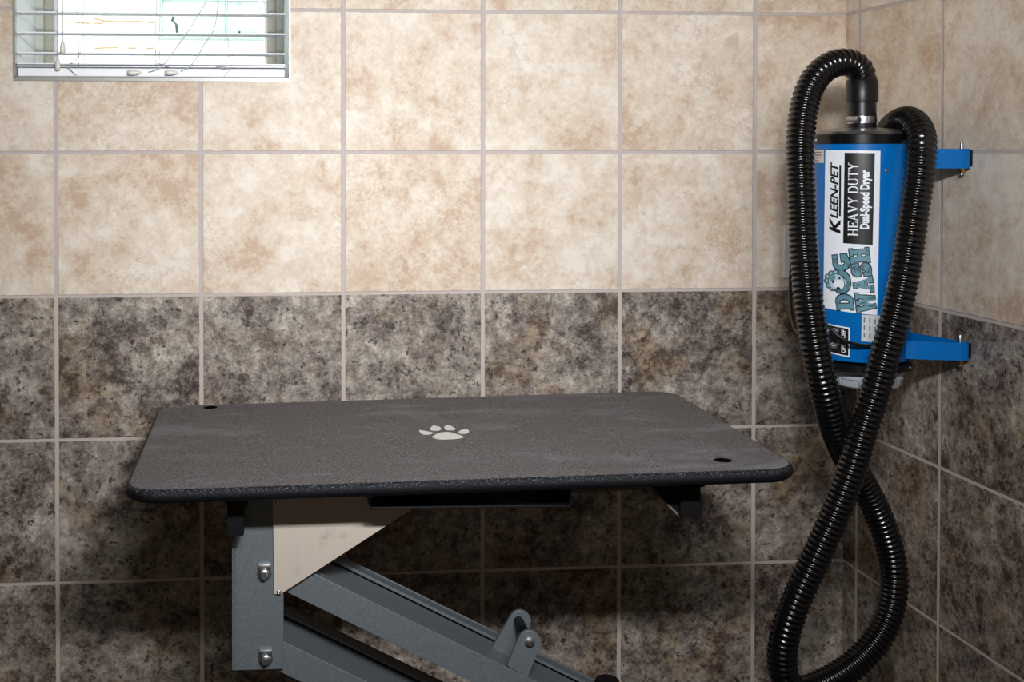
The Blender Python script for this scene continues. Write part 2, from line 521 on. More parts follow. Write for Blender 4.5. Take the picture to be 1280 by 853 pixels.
# ------------------------------------------------------------------ venetian blind
BY = 0.040
bx0, bx1 = at(23.5, 60, BY).x, at(356, 60, BY).x
blind = root('window_blind', ((bx0 + bx1) / 2, BY, WZ0), 'white slatted venetian blind with loose cords hanging in the window', 'blind')
rail_top = at(200, 86.5, BY).z
zr0 = WZ0 + 0.003
bm = bmesh.new(); box(bm, (bx0 + 0.002, BY - 0.027, zr0), (bx1 - 0.001, BY + 0.027, rail_top), 0, 0.003)
link('bottom_rail', bm, M['blind'], blind)
for k in range(2):
    z = rail_top + 0.0025 + k * 0.0052
    bm = bmesh.new(); box(bm, (bx0, BY - 0.025, z), (bx1, BY + 0.025, z + 0.003), 0, 0.001)
    link('slat', bm, M['blind'], blind)
z1s = [at(200, y, BY - 0.025).z for y in (67.5, 42.5, 17.0)]
dz = (z1s[2] - z1s[0]) / 2
zs = z1s + [z1s[2] + dz * k for k in range(1, 9) if z1s[2] + dz * k < WZ1 - 0.06]
tl = math.radians(-0.3)
for z in zs:
    bm = bmesh.new()
    # slightly crowned slat
    xs = [(bx0, bx1)]
    sec = []
    for k in range(7):
        v = -0.025 + 0.05 * k / 6
        sec.append((BY + v, z + 0.0014 * (1 - (v / 0.025) ** 2) + v * math.tan(tl)))
    top = [[bm.verts.new((x, y, zz + 0.0028)) for y, zz in sec] for x in (bx0, bx1)]
    bot = [[bm.verts.new((x, y, zz)) for y, zz in sec] for x in (bx0, bx1)]
    for k in range(6):
        bm.faces.new((top[0][k], top[0][k + 1], top[1][k + 1], top[1][k]))
        bm.faces.new((bot[0][k], bot[1][k], bot[1][k + 1], bot[0][k + 1]))
    for s in (0, 1):
        bm.faces.new(top[s] + bot[s][::-1])
    for k in (0, 6):
        bm.faces.new((top[0][k], top[1][k], bot[1][k], bot[0][k]))
    link('slat', bm, M['blind'], blind)
bm = bmesh.new(); box(bm, (bx0 - 0.002, BY - 0.028, WZ1 - 0.048), (bx1 + 0.002, BY + 0.028, WZ1 - 0.002), 0, 0.003)
link('headrail', bm, M['blind'], blind)
for px in (101, 197, 283):
    bm = bmesh.new()
    for yy, dx in ((BY - 0.0275, -0.002), (BY + 0.0275, 0.003)):
        xx = at(px, 40, BY).x + dx
        pts = [Vector((xx + 0.0015 * math.sin(i * 0.9 + px), yy, rail_top + (WZ1 - 0.05 - rail_top) * i / 24)) for i in range(25)]
        tube(bm, pts, 0.0008, 6)
    link('ladder_cord', bm, M['cord'], blind, True)
def tassel(parent, p, d=(0, 0, 1)):
    bm = bmesh.new()
    lathe(bm, [(0, 0.0), (0.0050, 0.001), (0.0063, 0.008), (0.0058, 0.017), (0.0036, 0.026), (0.0020, 0.030), (0, 0.030)], p, d, 16)
    link('tassel', bm, M['tassel'], parent, True)
YC = BY - 0.034
for px, ytop in ((72.2, 72), (78.3, 51)):
    bm = bmesh.new()
    a = at(px, ytop, YC)
    top = Vector((a.x + 0.001, YC, WZ1 - 0.05))
    tube(bm, [a - Vector((0, 0, .004)), a.lerp(top, .3) + Vector((.0006, 0, 0)), a.lerp(top, .7), top], 0.0010, 6)
    c = link('pull_cord', bm, M['cord'], blind, True)
    tassel(c, a - Vector((0, 0, 0.029)))
for path, end in (
    ([(258.5, -20), (258, 0), (247, 20), (233, 42), (218, 63), (206, 79), (198, 86), (186, 90)], (168, 91)),
    ([(272, -20), (272.5, 0), (271, 20), (266, 40), (255, 56), (246, 72), (236, 84), (226, 89)], (215, 91)),
):
    bm = bmesh.new()
    pts = catmull([at(x, y, YC) for x, y in path], 8)
    tube(bm, pts, 0.0011, 6)
    c = link('pull_cord', bm, M['cord'], blind, True)
    p = at(end[0] - 9, end[1], YC)
    tassel(c, p, (1, 0, 0.02))
# limp loops of the ladder strings over the bottom rail
for path in (
    [(101, 55), (99, 70), (92, 78), (88, 79), (95, 74), (101, 66)],
    [(84, 84), (92, 91), (96, 94), (90, 89), (86, 83)],
    [(197, 60), (193, 71), (194, 75), (203, 81), (212, 84), (204, 80), (201, 71), (199, 62)],
    [(284, 60), (286, 70), (290, 75), (292, 78), (288, 81), (274, 83), (270, 84), (280, 86), (288, 86), (283, 92), (280, 95)],
):
    bm = bmesh.new()
    tube(bm, catmull([at(x, y, YC + 0.002) for x, y in path], 8), 0.0007, 6)
    link('ladder_cord', bm, M['cord'], blind, True)

# ------------------------------------------------------------------ outside: bright house front across the passage
HY = 3.0
hs = root('house', (-1.6, HY, 0), 'pale overexposed house front across the passage, seen through the window', 'building')
bm = bmesh.new(); box(bm, (-6.0, HY, 0), (3.0, HY + 0.3, 5.5)); link('house_wall', bm, M['ext_white'], hs)
def hbox(bm, px0, py0, px1, py1, d=0.03, mi=0, y=HY):
    a, b = at(px0, py0, y), at(px1, py1, y)
    box(bm, (min(a.x, b.x), y - d, min(a.z, b.z)), (max(a.x, b.x), y + 0.005, max(a.z, b.z)), mi)
bm = bmesh.new()
hbox(bm, 199, -120, 203, 50, 0.04); hbox(bm, 199, -1, 335, 2.5, 0.04); hbox(bm, 199, 47, 345, 51, 0.11)
hbox(bm, 274, 2, 286, 47, 0.03); hbox(bm, 298, 2, 300.5, 47, 0.02); hbox(bm, 240, 39, 338, 47, 0.02); hbox(bm, 338, -120, 345, 50, 0.04)
hw = link('house_window', bm, M['ext_teal'], hs)
bm = bmesh.new(); hbox(bm, 203, -120, 338, 45, 0.008); link('window_pane', bm, M['ext_glass'], hw)
bm = bmesh.new()
for seg in ([(118, 23), (131, 26), (150, 27), (170, 26.5), (192, 28)], [(118, 29), (127, 29), (131, 26)], [(118, 60.5), (131, 59.5), (147, 59.5)], [(160, 60), (170, 60)], [(183, 60.5), (192, 60)], [(84, 27), (112, 29)]):
    tube(bm, [at(x, y, HY - 0.002) for x, y in seg], 0.004, 6)
link('wall_joint', bm, M['ext_tan'], hs)
bm = bmesh.new()
base = at(231, 47.0, HY - 0.055); base.z = at(231, 47.0, HY).z + 0.002
prism(bm, [base + Vector((dx * 0.85, 0, dz_ * 0.55)) for dx, dz_ in ((-.06, 0), (.07, 0), (.065, .006), (.045, .010), (.03, .022), (.012, .012), (-.005, .03), (-.02, .014), (-.032, .024), (-.040, .10), (-.062, .13), (-.055, .16), (-.066, .165), (-.075, .13), (-.053, .10), (-.048, .03), (-.055, .012))], Vector((0, .02, 0)), 0, 0.002)
tag(link('potted_plant', bm, M['ext_dark'], None, True), 'dark blurry plant on the house sill outside, centre of the window view', 'plant')
bm = bmesh.new()
b = at(325, 47, HY - 0.062); b.z = at(325, 47, HY).z + 0.002
k = 5.75 / F
lathe(bm, [(0, 0), (9 * k, 0), (7 * k, 8 * k), (2 * k, 13 * k), (1.2 * k, 30 * k), (4 * k, 33 * k), (5 * k, 36 * k), (3 * k, 41 * k), (0, 42 * k)], b, seg=16)
tag(link('lantern', bm, M['ext_teal'], None, True), 'pale green lantern standing on the house sill outside, at right', 'lantern')
bm = bmesh.new(); box(bm, (-7, DEP + 0.07, -0.1), (4, HY + 0.3, 0)); struct(link('ground', bm, M['ext_ground']))

# ------------------------------------------------------------------ white wall plate
bm = bmesh.new()
a, b = at(977.5, 347.5, 0), at(1018.5, 282, 0)
box(bm, (a.x, -0.009, a.z), (b.x, 0.0, b.z), 0, 0.002)
cx, cz = (a.x + b.x) / 2, (a.z + b.z) / 2
box(bm, (cx - 0.017, -0.011, cz - 0.034), (cx + 0.017, -0.005, cz + 0.034), 0, 0.001)
tag(link('outlet_cover', bm, M['plate_white']), 'white plastic wall plate half hidden behind the ribbed hose', 'wall plate')

# ------------------------------------------------------------------ grooming table
TC = Vector((-0.7999, -0.479, 1.0434))
TYAW, TROLL, TPIT = -0.0299, -0.0192, 0.0015
RT = Matrix.Rotation(TYAW, 3, 'Z') @ Matrix.Rotation(TPIT, 3, 'X') @ Matrix.Rotation(TROLL, 3, 'Y')
TW, TD, TH = 1.067, 0.618, 0.0225
RZ = Matrix.Rotation(TYAW, 3, 'Z')
EX, EY, EZ = RZ.col[0].copy(), RZ.col[1].copy(), Vector((0, 0, 1))
def tp(px, py, ly):
    """point of the vertical plane parallel to the table front, ly in front of (-) or behind its middle"""
    d = ray(px, py); o = TC + EY * ly
    return CAM + d * ((o - CAM).dot(EY) / d.dot(EY))
def on_top(px, py):
    d = ray(px, py); n = RT.col[2]
    p = CAM + d * ((TC - CAM).dot(n) / d.dot(n))
    return RT.transposed() @ (p - TC)
table = root('grooming_table', (TC.x, TC.y, 0), 'black gritty topped grooming table with white paw print on a grey lift', 'table')

def rounded_rect(w, d, r, n=10):
    pts = []
    for cx, cy, a0 in ((w / 2 - r, d / 2 - r, 0), (-w / 2 + r, d / 2 - r, 90), (-w / 2 + r, -d / 2 + r, 180), (w / 2 - r, -d / 2 + r, 270)):
        for k in range(n + 1):
            a = math.radians(a0 + 90 * k / n)
            pts.append((cx + r * math.cos(a), cy + r * math.sin(a)))
    return pts
def curve_mesh(loops, extrude, bevel, res=3):
    cu = bpy.data.curves.new('outline', 'CURVE')
    cu.dimensions = '2D'; cu.fill_mode = 'BOTH'; cu.extrude = extrude; cu.bevel_depth = bevel; cu.bevel_resolution = res
    for L in loops:
        s = cu.splines.new('POLY'); s.points.add(len(L) - 1); s.use_cyclic_u = True
        for p, (x, y) in zip(s.points, L):
            p.co = (x, y, 0, 1)
    o = bpy.data.objects.new('outline', cu); COL.objects.link(o)
    dg = bpy.context.evaluated_depsgraph_get(); dg.update()
    me = bpy.data.meshes.new_from_object(o.evaluated_get(dg))
    bpy.data.objects.remove(o); bpy.data.curves.remove(cu)
    bm = bmesh.new(); bm.from_mesh(me); bpy.data.meshes.remove(me)
    return bm
bev = 0.0100
holes = []
for px, py in ((263, 509.5), (904, 575.5)):
    h = on_top(px, py)
    holes.append((h.x, h.y))
loops = [rounded_rect(TW - 2 * bev, TD - 2 * bev, 0.048)]
for hx, hy in holes:
    loops.append([(hx + 0.0245 * math.cos(2 * PI * k / 32), hy - 0.0245 * math.sin(2 * PI * k / 32)) for k in range(32)])
bm = curve_mesh(loops, TH / 2 - bev, bev, 4)
for v in bm.verts:
    v.co.z += -TH / 2
bmesh.ops.remove_doubles(bm, verts=bm.verts[:], dist=1e-5)
for hx, hy in holes:
    lathe(bm, [(0.0142, -0.004), (0.0142, 0.0), (0.0245, 0.0001), (0.0250, -0.0004)], (hx, hy, 0), seg=32)
for v in bm.verts:
    v.co = RT @ v.co + TC
link('tabletop', bm, M['grit'], table, 'auto')
for hx, hy in holes:
    bm = bmesh.new()
    lathe(bm, [(0.0135, -0.024), (0.0135, -0.0008), (0.0143, -0.0002), (0.0143, -0.003)], (0, 0, 0), seg=32)
    lathe(bm, [(0, -0.023), (0.0135, -0.023)], (0, 0, 0), seg=32)
    for v in bm.verts:
        v.co = RT @ (v.co + Vector((hx, hy, 0))) + TC
    link('grommet', bm, M['void_black'], table, 'auto')
paws = [
    [(450, 430), (480, 412), (530, 385), (570, 376), (620, 372), (670, 376), (720, 390), (790, 412), (825, 428), (800, 440), (720, 450), (630, 455), (540, 455), (490, 445)],
    [(308, 348), (350, 354), (430, 370), (475, 382), (450, 395), (390, 403), (345, 398), (320, 380)],
    [(428, 345), (445, 318), (480, 288), (500, 305), (545, 310), (568, 342), (530, 355), (470, 357)],
    [(597, 310), (640, 288), (690, 310), (730, 335), (715, 348), (660, 352), (605, 345), (600, 325)],
    [(742, 378), (790, 350), (855, 335), (885, 362), (870, 385), (810, 396)]]
bm = bmesh.new()
for poly in paws:
    L = [on_top(490 + x / 9.143, 500 + y / 9.143) for x, y in poly]
    L = [(p.x, p.y) for p in L]
    sm = []
    for i in range(len(L)):                          # one round of corner cutting
        a, b = Vector(L[i]), Vector(L[(i + 1) % len(L)])
        sm += [a.lerp(b, 0.22), a.lerp(b, 0.78)]
    prism(bm, [RT @ Vector((p.x, p.y, 0.0003)) + TC for p in sm], RT @ Vector((0, 0, 0.0005)))
link('paw_print', bm, M['paw'], table)['label'] = 'white painted paw print'

# --- parts of the lift; LY is the front face of the post
LY = -0.180
def poly_tp(bm, pts, ly, thick, mi=0, bev=0.0):
    prism(bm, [tp(x, y, ly) for x, y in pts], EY * thick, mi, bev)
under = lambda px: 616 - 0.038 * (px - 180) + 11     # screen height of the board's lower front edge
# post: channel of three plates
bm = bmesh.new()
poly_tp(bm, [(289.5, 634), (354.5, 634), (354.5, 837), (291.0, 839)], LY, 0.006, 0, 0.0012)
p0, p1 = tp(290.2, 634, LY), tp(290.2, 838, LY)
prism(bm, [p0, p0 + EX * 0.006, Vector((p1.x, p1.y, p1.z)) + EX * 0.006, p1], EY * 0.19)
q = [tp(x, y, LY) + EY * 0.186 for x, y in ((290, 634), (354.5, 634), (354.5, 837), (290, 838))]
prism(bm, q, EY * 0.006)
link('post', bm, M['grey_paint'], table)
bm = bmesh.new()
c0, c1 = tp(311, 623, LY - 0.012), tp(430, 634.5, LY - 0.012)
box(bm, (0, 0, 0), (1, 1, 1))
o = tp(309, 634.0, LY - 0.004)
for v in bm.verts:
    v.co = o + EX * (v.co.x * 0.20) + EY * (v.co.y * 0.205) + EZ * (v.co.z * 0.020)
link('mounting_plate', bm, M['grey_paint'], table)
# beige cover plate with folded edge
bm = bmesh.new()
CY = LY - 0.005
poly_tp(bm, [(342, 620), (548, 612), (548, 614), (349.5, 742.5), (344, 743)], CY, 0.0015)
a, b = tp(349.5, 742.5, CY), tp(548, 614, CY)
dn = (b - a).normalized().cross(EY).normalized()
if dn.z > 0: dn = -dn
prism(bm, [a, b, b + dn * 0.0016, a + dn * 0.0016], EY * 0.022)
a, b = tp(342, 620, CY), tp(344, 743, CY)
prism(bm, [a, b, b - EX * 0.0014, a - EX * 0.0014], EY * 0.005)
cover = link('cover_plate', bm, M['beige'], table)
cover['label'] = 'beige triangular sheet metal plate'
for px, py in ((347, 627.5), (348.5, 740.5)):
    bm = bmesh.new()
    lathe(bm, [(0.0012, 0.0006), (0.0016, 0.0022), (0.0032, 0.0018), (0.0042, 0.0), (0, 0)], tp(px, py, CY), -EY, 16)
    link('rivet', bm, M['steel'], cover, True)
# black side brackets
for pts, gus in (([(284, 622), (305, 622), (305, 669), (303.5, 671), (285.5, 671), (284, 669)], None),
                 ([(851, 600), (876, 600), (876, 645.5), (874, 648), (852.5, 648), (851, 646)], [(806, 602), (852, 602), (852, 646)])):
    bm = bmesh.new()
    ly = -0.235
    poly_tp(bm, pts, ly, 0.022, 0, 0.0012)
    xl, yl = pts[0][0] - 2, pts[0][1]
    poly_tp(bm, [(xl, yl - 4), (pts[1][0] + 5, yl - 4), (pts[1][0] + 5, yl + (8 if gus is None else 9)), (xl, yl + (8.5 if gus is None else 9.5))], ly, 0.12)
    if gus:
        poly_tp(bm, gus, ly + 0.014, 0.006)
        poly_tp(bm, [(808, 602), (851, 645.5), (851, 649), (804.5, 602)], ly + 0.014, 0.012, 1)
    link('side_bracket', bm, [M['black_steel'], M['rail_brown']], table)
# shallow black tray slung under the front edge
bm = bmesh.new()
ty = -0.262
def tbox(bm, px0, py0, px1, py1, ly, depth, bevel=0.0):
    poly_tp(bm, [(px0, py0), (px1, py0 - 0.012 * (px1 - px0)), (px1, py1 - 0.012 * (px1 - px0)), (px0, py1)], ly, depth, 0, bevel)
tbox(bm, 463, 634.5, 714, 637.5, ty, 0.20, 0.0005)
tbox(bm, 463, 610, 465.5, 636, ty, 0.20)
poly_tp(bm, [(711.8, 606), (714, 606), (714, 633), (711.8, 633)], ty, 0.20)
tbox(bm, 463, 609, 714, 637, ty + 0.198, 0.003)
link('tray', bm, M['black_steel'], table)
# thin frame rails below the board
bm = bmesh.new()
poly_tp(bm, [(345, 618), (822, 600), (817, 611.5), (714, 616.5), (345, 634)], -0.15, 0.03)
link('frame_rail', bm, M['rail_brown'], table)
bm = bmesh.new()
poly_tp(bm, [(345, 600), (822, 585), (822, 592), (345, 612)], 0.17, 0.03)
link('frame_rail', bm, M['rail_brown'], table)
# two parallel lift arms (open channels): upper one carries the clevis
AY = LY + 0.009
AW = 0.168
ADIR = (tp(658, 846.6, AY) - tp(394, 718, AY)).normalized()
AN = ADIR.cross(EY).normalized()
if AN.z < 0: AN = -AN
def arm(start, length, h):
    bm = bmesh.new()
    def bar(y0, y1, n0, n1, bev=0.0008):
        p = [start + EY * y0 + AN * n0, start + EY * y0 + AN * n1]
        prism(bm, [p[0], p[1], p[1] + ADIR * length, p[0] + ADIR * length], EY * (y1 - y0), 0, bev)
    bar(0, 0.005, -h, 0)                     # front flange
    bar(0.005, 0.030, -0.0065, -0.0025)      # inner fold, a little lower
    bar(0.030, AW - 0.036, -0.0135, -0.009)  # sunken web
    bar(AW - 0.036, AW - 0.005, -0.0065, -0.0015)
    bar(AW - 0.005, AW, -h, 0.0)
    bar(0.005, AW - 0.005, -h, -h + 0.004)
    return link('lift_arm', bm, M['grey_paint'], table)
h_arm = 0.0475
top_ref = tp(394, 718, AY)
start_u = top_ref - ADIR * 0.085
low_ref = tp(355.4, 803, AY)
start_l = low_ref - ADIR * 0.040
end_px = 775
e_u = (tp(end_px, 718 + 0.487 * (end_px - 394), AY) - start_u).length
arm(start_u, e_u, h_arm)
e_l = e_u
arm(start_l, e_l, h_arm)
# pivot bolts on the post face
for px, py in ((330.5, 716.5), (332, 823)):
    bm = bmesh.new()
    c = tp(px, py, LY)
    lathe(bm, [(0, 0), (0.0122, 0), (0.0122, 0.0022), (0, 0.0022)], c, -EY, 28)
    lathe(bm, [(0.0096, 0.002), (0.0096, 0.0085), (0.0080, 0.0100), (0.0062, 0.0105)], c, -EY, 6, 0, 0.3)
    lathe(bm, [(0.0058, 0.010), (0.0058, 0.0150), (0.0048, 0.0165), (0, 0.0165)], c, -EY, 20)
    # lock tab above the nut
    tb = c + EZ * 0.0115
    prism(bm, [tb - EX * 0.0105 - EZ * 0.006, tb + EX * 0.0105 - EZ * 0.006, tb + EX * 0.0105 + EZ * 0.004, tb - EX * 0.0105 + EZ * 0.004], -EY * 0.0065, 0, 0.0012)
    link('pivot_bolt', bm, M['steel'], table, 'auto')
# clevis on the upper arm: two rounded lugs with a pin
def lug(px_base, px_top, r_px, ly, th):
    pts = []
    (bx0_, by0_), (bx1_, by1_) = px_base
    tx, ty_ = px_top
    n = 12
    a0 = math.atan2(-(by0_ + by1_) / 2 + ty_, (bx0_ + bx1_) / 2 - tx)
    ax = Vector((tx - (bx0_ + bx1_) / 2, ty_ - (by0_ + by1_) / 2)).normalized()
    nx = Vector((-ax.y, ax.x))
    for k in range(n + 1):
        a = -PI / 2 + PI * k / n
        v = Vector((tx, ty_)) + ax * (r_px * math.cos(a)) + nx * (r_px * math.sin(a))
        pts.append((v.x, v.y))
    pts = [(bx0_, by0_)] + pts + [(bx1_, by1_)] if (Vector((bx0_, by0_)) - Vector(pts[0])).length < (Vector((bx1_, by1_)) - Vector(pts[0])).length else [(bx1_, by1_)] + pts + [(bx0_, by0_)]
    bm = bmesh.new()
    poly_tp(bm, pts, ly, th, 0, 0.0008)
    return bm
ff, fr = AY + 0.004, AY + 0.094
clev = link('clevis_lug', lug([(634, 833), (660, 847)], (662, 803), 14.2, ff, 0.008), M['grey_paint'], table)
clev2 = link('clevis_lug', lug([(611, 818), (636, 832)], (650.5, 777), 13.4, fr, 0.008), M['grey_paint'], table)
bm = bmesh.new()
c = tp(662, 803, ff)
lathe(bm, [(0, -0.004), (0.0085, -0.004), (0.0085, 0.002), (0.0055, 0.003), (0.0050, 0.0075), (0, 0.008)], c, -EY, 20)
link('pin_head', bm, M['steel'], clev, 'auto')
bm = bmesh.new()
tube(bm, [c + EY * 0.006, c + EY * 0.092], 0.0085, 20)
link('clevis_pin', bm, M['black_steel'], clev, True)
# base: two uprights with black caps on a floor frame
pv = start_u + ADIR * (e_u - 0.03)
bm = bmesh.new()
bz = 0.05
for dy in (-0.006, AW + 0.001):
    o = Vector((pv.x, pv.y, 0)) + EY * dy
    prism(bm, [o - EX * 0.05 + EZ * bz, o + EX * 0.06 + EZ * bz, o + EX * 0.035 + EZ * (pv.z - 0.03), o - EX * 0.035 + EZ * (pv.z - 0.03)], EY * 0.005, 0, 0.001)
link('base_upright', bm, M['grey_paint'], table)
bm = bmesh.new()
c = tp(759, 849, AY + AW + 0.035)
tube(bm, [Vector((c.x, c.y, bz)), Vector((c.x, c.y, c.z - 0.012))], 0.017, 20)
link('base_post', bm, M['grey_paint'], table, 'auto')
bm = bmesh.new()
lathe(bm, [(0.019, -0.030), (0.0235, -0.030), (0.0235, -0.006), (0.020, 0.0), (0, 0.001)], c, seg=28)
link('post_cap', bm, M['rubber'], table, 'auto')
bm = bmesh.new()
def fbox(bm, x0, x1, y0, y1, z0, z1):
    vs = box(bm, (0, 0, 0), (1, 1, 1))
    o = Vector((TC.x, TC.y, 0))
    for v in vs:
        v.co = o + EX * (x0 + v.co.x * (x1 - x0)) + EY * (y0 + v.co.y * (y1 - y0)) + EZ * (z0 + v.co.z * (z1 - z0))
fbox(bm, -0.46, 0.46, -0.25, -0.20, 0, 0.05); fbox(bm, -0.46, 0.46, 0.20, 0.25, 0, 0.05)
fbox(bm, -0.46, -0.41, -0.20, 0.20, 0, 0.05); fbox(bm, 0.41, 0.46, -0.20, 0.20, 0, 0.05)
pl = (pv - TC).dot(EX)
fbox(bm, pl - 0.10, pl + 0.10, -0.20, 0.20, 0.012, 0.05)
link('base_frame', bm, M['grey_paint'], table)

# ------------------------------------------------------------------ pet dryer on the right wall
DX, DY = 0.0535, -0.360
DRAD = 0.0885
DCEN = Vector((DX, DY, 0))
dvec = Vector((CAM.x - DX, CAM.y - DY, 0)).normalized()      # towards the photographer
evec = Vector((-dvec.y, dvec.x, 0))
if evec.x < 0: evec = -evec
YFR = DY + dvec.y * DRAD
zf = lambda py: at(1075, py, YFR).z
dryer = root('pet_dryer', (DX, DY, zf(470)), 'blue canister pet dryer with black ribbed hose bracketed to the right wall', 'dryer')
z_bot, z_top, z_lid = zf(455), zf(179.5), zf(167)
bm = bmesh.new()
lathe(bm, [(0, z_bot + .004), (DRAD - .006, z_bot), (DRAD - .001, z_bot + .002), (DRAD, z_bot + .006), (DRAD, z_top), (0, z_top)], DCEN, seg=96)
link('canister', bm, M['blue'], dryer, 'auto')
bm = bmesh.new()
R2 = DRAD + 0.0016
lathe(bm, [(R2 - .002, z_top - .001), (R2, z_top), (R2, z_lid - .002), (R2 - .002, z_lid), (R2 - .004, z_lid)], DCEN, seg=96, mi=0)
dome = [(R2 - .004, z_lid), (R2 * .93, z_lid + .0045), (R2 * .75, z_lid + .0085), (R2 * .5, z_lid + .0115), (R2 * .3, z_lid + .0125), (0, z_lid + .0125)]
lathe(bm, dome, DCEN, seg=96, mi=1)
lid = link('lid', bm, [M['black_gloss'], M['lid_metal']], dryer, 'auto')
def dpt(px, z, off=0.0, R=DRAD):
    """point on the canister at screen column px and height z"""
    s = max(-0.985, min(0.985, (px - 1077) / 57.3))
    a = math.asin(s)
    n = dvec * math.cos(a) + evec * math.sin(a)
    return DCEN + n * (R + off) + EZ * z, n
def screw(parent, px, py, R, r=0.0032):
    p, n = dpt(px, zf(py), 0.0, R)
    bm = bmesh.new()
    lathe(bm, [(0, -.001), (r, -.001), (r, .0008), (r * .7, .0019), (0, .0024)], p, n, 14)
    link('screw', bm, M['steel'], parent, True)
screw(lid, 1025.5, 174.5, R2); screw(lid, 1130.5, 174.5, R2)
screw(dryer, 1105, 213, DRAD, 0.0040); screw(dryer, 1081, 186, DRAD, 0.0016)
# bottom band and translucent filter housing
zb1, zb0 = zf(456.5), zf(468.5)
bm = bmesh.new()
lathe(bm, [(0, zb1), (R2 - .003, zb1), (R2 + .0015, zb1 - .003), (R2 + .002, zb0 + .004), (R2 - .004, zb0), (0, zb0)], DCEN, seg=96)
band = link('bottom_band', bm, M['black_gloss'], dryer, 'auto')
screw(band, 1131, 462, R2 + .002)
bm = bmesh.new()
RF = 0.0655
zc0 = at(1085, 488, DY + dvec.y * RF).z
FC = DCEN + evec * 0.011
lathe(bm, [(0, zb0), (RF, zb0), (RF + .001, zb0 - .001), (RF, (zb0 + zc0) / 2 + .001), (RF - .003, (zb0 + zc0) / 2 - .001), (RF - .006, zc0 + .003), (RF - .010, zc0), (0, zc0)], FC, seg=64)
hous = link('filter_housing', bm, M['clear'], dryer, 'auto')
for k in range(10):
    a = 2 * PI * k / 10 + 0.25
    n = Vector((math.cos(a), math.sin(a), 0))
    bm = bmesh.new()
    tube(bm, [FC + n * (RF + .0006) + EZ * (zb0 - .001), FC + n * (RF - .003) + EZ * (zc0 + .004)], 0.0014, 8)
    link('housing_rib', bm, M['clear'], hous, True)
# outlet neck, clamp and cuff
NC = at(1077.5, 130, DY); NX, NY = NC.x, NC.y
zd = lambda py: at(1077, py, DY).z
ND = Vector((NX, NY, 0))
px_m = (at(1100, 130, DY) - at(1000, 130, DY)).length / 100 * 0.92
bm = bmesh.new()
lathe(bm, [(0.030, z_lid + .004), (0.0262, z_lid + .012), (0.0258, zd(126)), (0.020, zd(126))], ND, seg=48)
link('outlet_neck', bm, M['rubber'], dryer, 'auto')
bm = bmesh.new()
lathe(bm, [(0.0250, zd(154.3)), (0.0268, zd(154.3)), (0.0272, zd(150)), (0.0268, zd(145.7)), (0.0250, zd(145.7))], ND, seg=48)
clamp = link('hose_clamp', bm, M['steel'], dryer, 'auto')
bm = bmesh.new()
n = (dvec * 0.80 - evec * 0.60).normalized()
p = ND + n * 0.030 + EZ * zd(150)
tdir = n.cross(EZ).normalized()
tube(bm, [p - tdir * .010, p + tdir * .010], 0.0052, 14)
tube(bm, [p - tdir * .017, p - tdir * .009], 0.0072, 6)
link('clamp_screw', bm, M['steel'], clamp, 'auto')
bm = bmesh.new()
lathe(bm, [(0.0250, zd(127.8)), (0.0292, zd(127.8)), (0.0295, zd(126)), (0.0293, zd(101.5)), (0.0275, zd(99.5)), (0.022, zd(99.5))], ND, seg=48)
link('cuff', bm, M['rubber'], dryer, 'auto')

# ribbed hose
HP = [(1078, 112, -.36), (1078, 100, -.36), (1077, 92, -.361), (1071, 83, -.363), (1062, 78.5, -.366), (1050, 77.8, -.370), (1036, 82.5, -.374), (1022, 94, -.380), (1011, 113, -.386), (1004.5, 138, -.394), (1000.5, 175, -.405),
      (1001, 220, -.418), (1002.5, 260, -.430), (1004, 300, -.442), (1008, 350, -.458), (1014, 400, -.472), (1022, 450, -.478), (1032, 495, -.472), (1045, 540, -.452), (1063, 580, -.425),
      (1085, 617, -.410), (1104, 660, -.405), (1116, 705, -.405), (1117, 742, -.408), (1109, 777, -.415), (1091, 808, -.422), (1062, 836, -.430), (1030, 855, -.440), (1006, 864, -.450), (989, 860, -.462),
      (979, 842, -.472), (978, 815, -.480), (984, 784, -.487), (998, 745, -.492), (1015, 708, -.496), (1044, 643, -.502), (1066, 583, -.508), (1079, 538, -.512), (1092, 498, -.516), (1107, 442, -.520), (1122, 385, -.518),
      (1134, 325, -.512), (1143, 262, -.506), (1149, 222, -.500), (1151.5, 188, -.490), (1151, 170, -.474), (1146, 158, -.448), (1138, 151, -.412), (1128, 151, -.368), (1117, 158, -.322), (1107, 172, -.283), (1098, 195, -.255), (1090, 225, -.238), (1086, 265, -.232), (1086, 330, -.232)]
path = catmull([at(x, y, Y) for x, y, Y in HP], 16)
PITCH, PER = 0.0104, 8
path = resample(path, PITCH / PER)
# soften the sampled centre line
for _ in range(40):
    path = [path[0]] + [(path[i - 1] + path[i] * 2 + path[i + 1]) / 4 for i in range(1, len(path) - 1)] + [path[-1]]
def ribs(i):
    ph = abs(math.sin(PI * i / PER))
    return 0.0242 + 0.0028 * (1 - ph) ** 0.8
bm = bmesh.new()
tube(bm, path, ribs, 28)
hose = link('hose', bm, M['hose'], dryer, True)

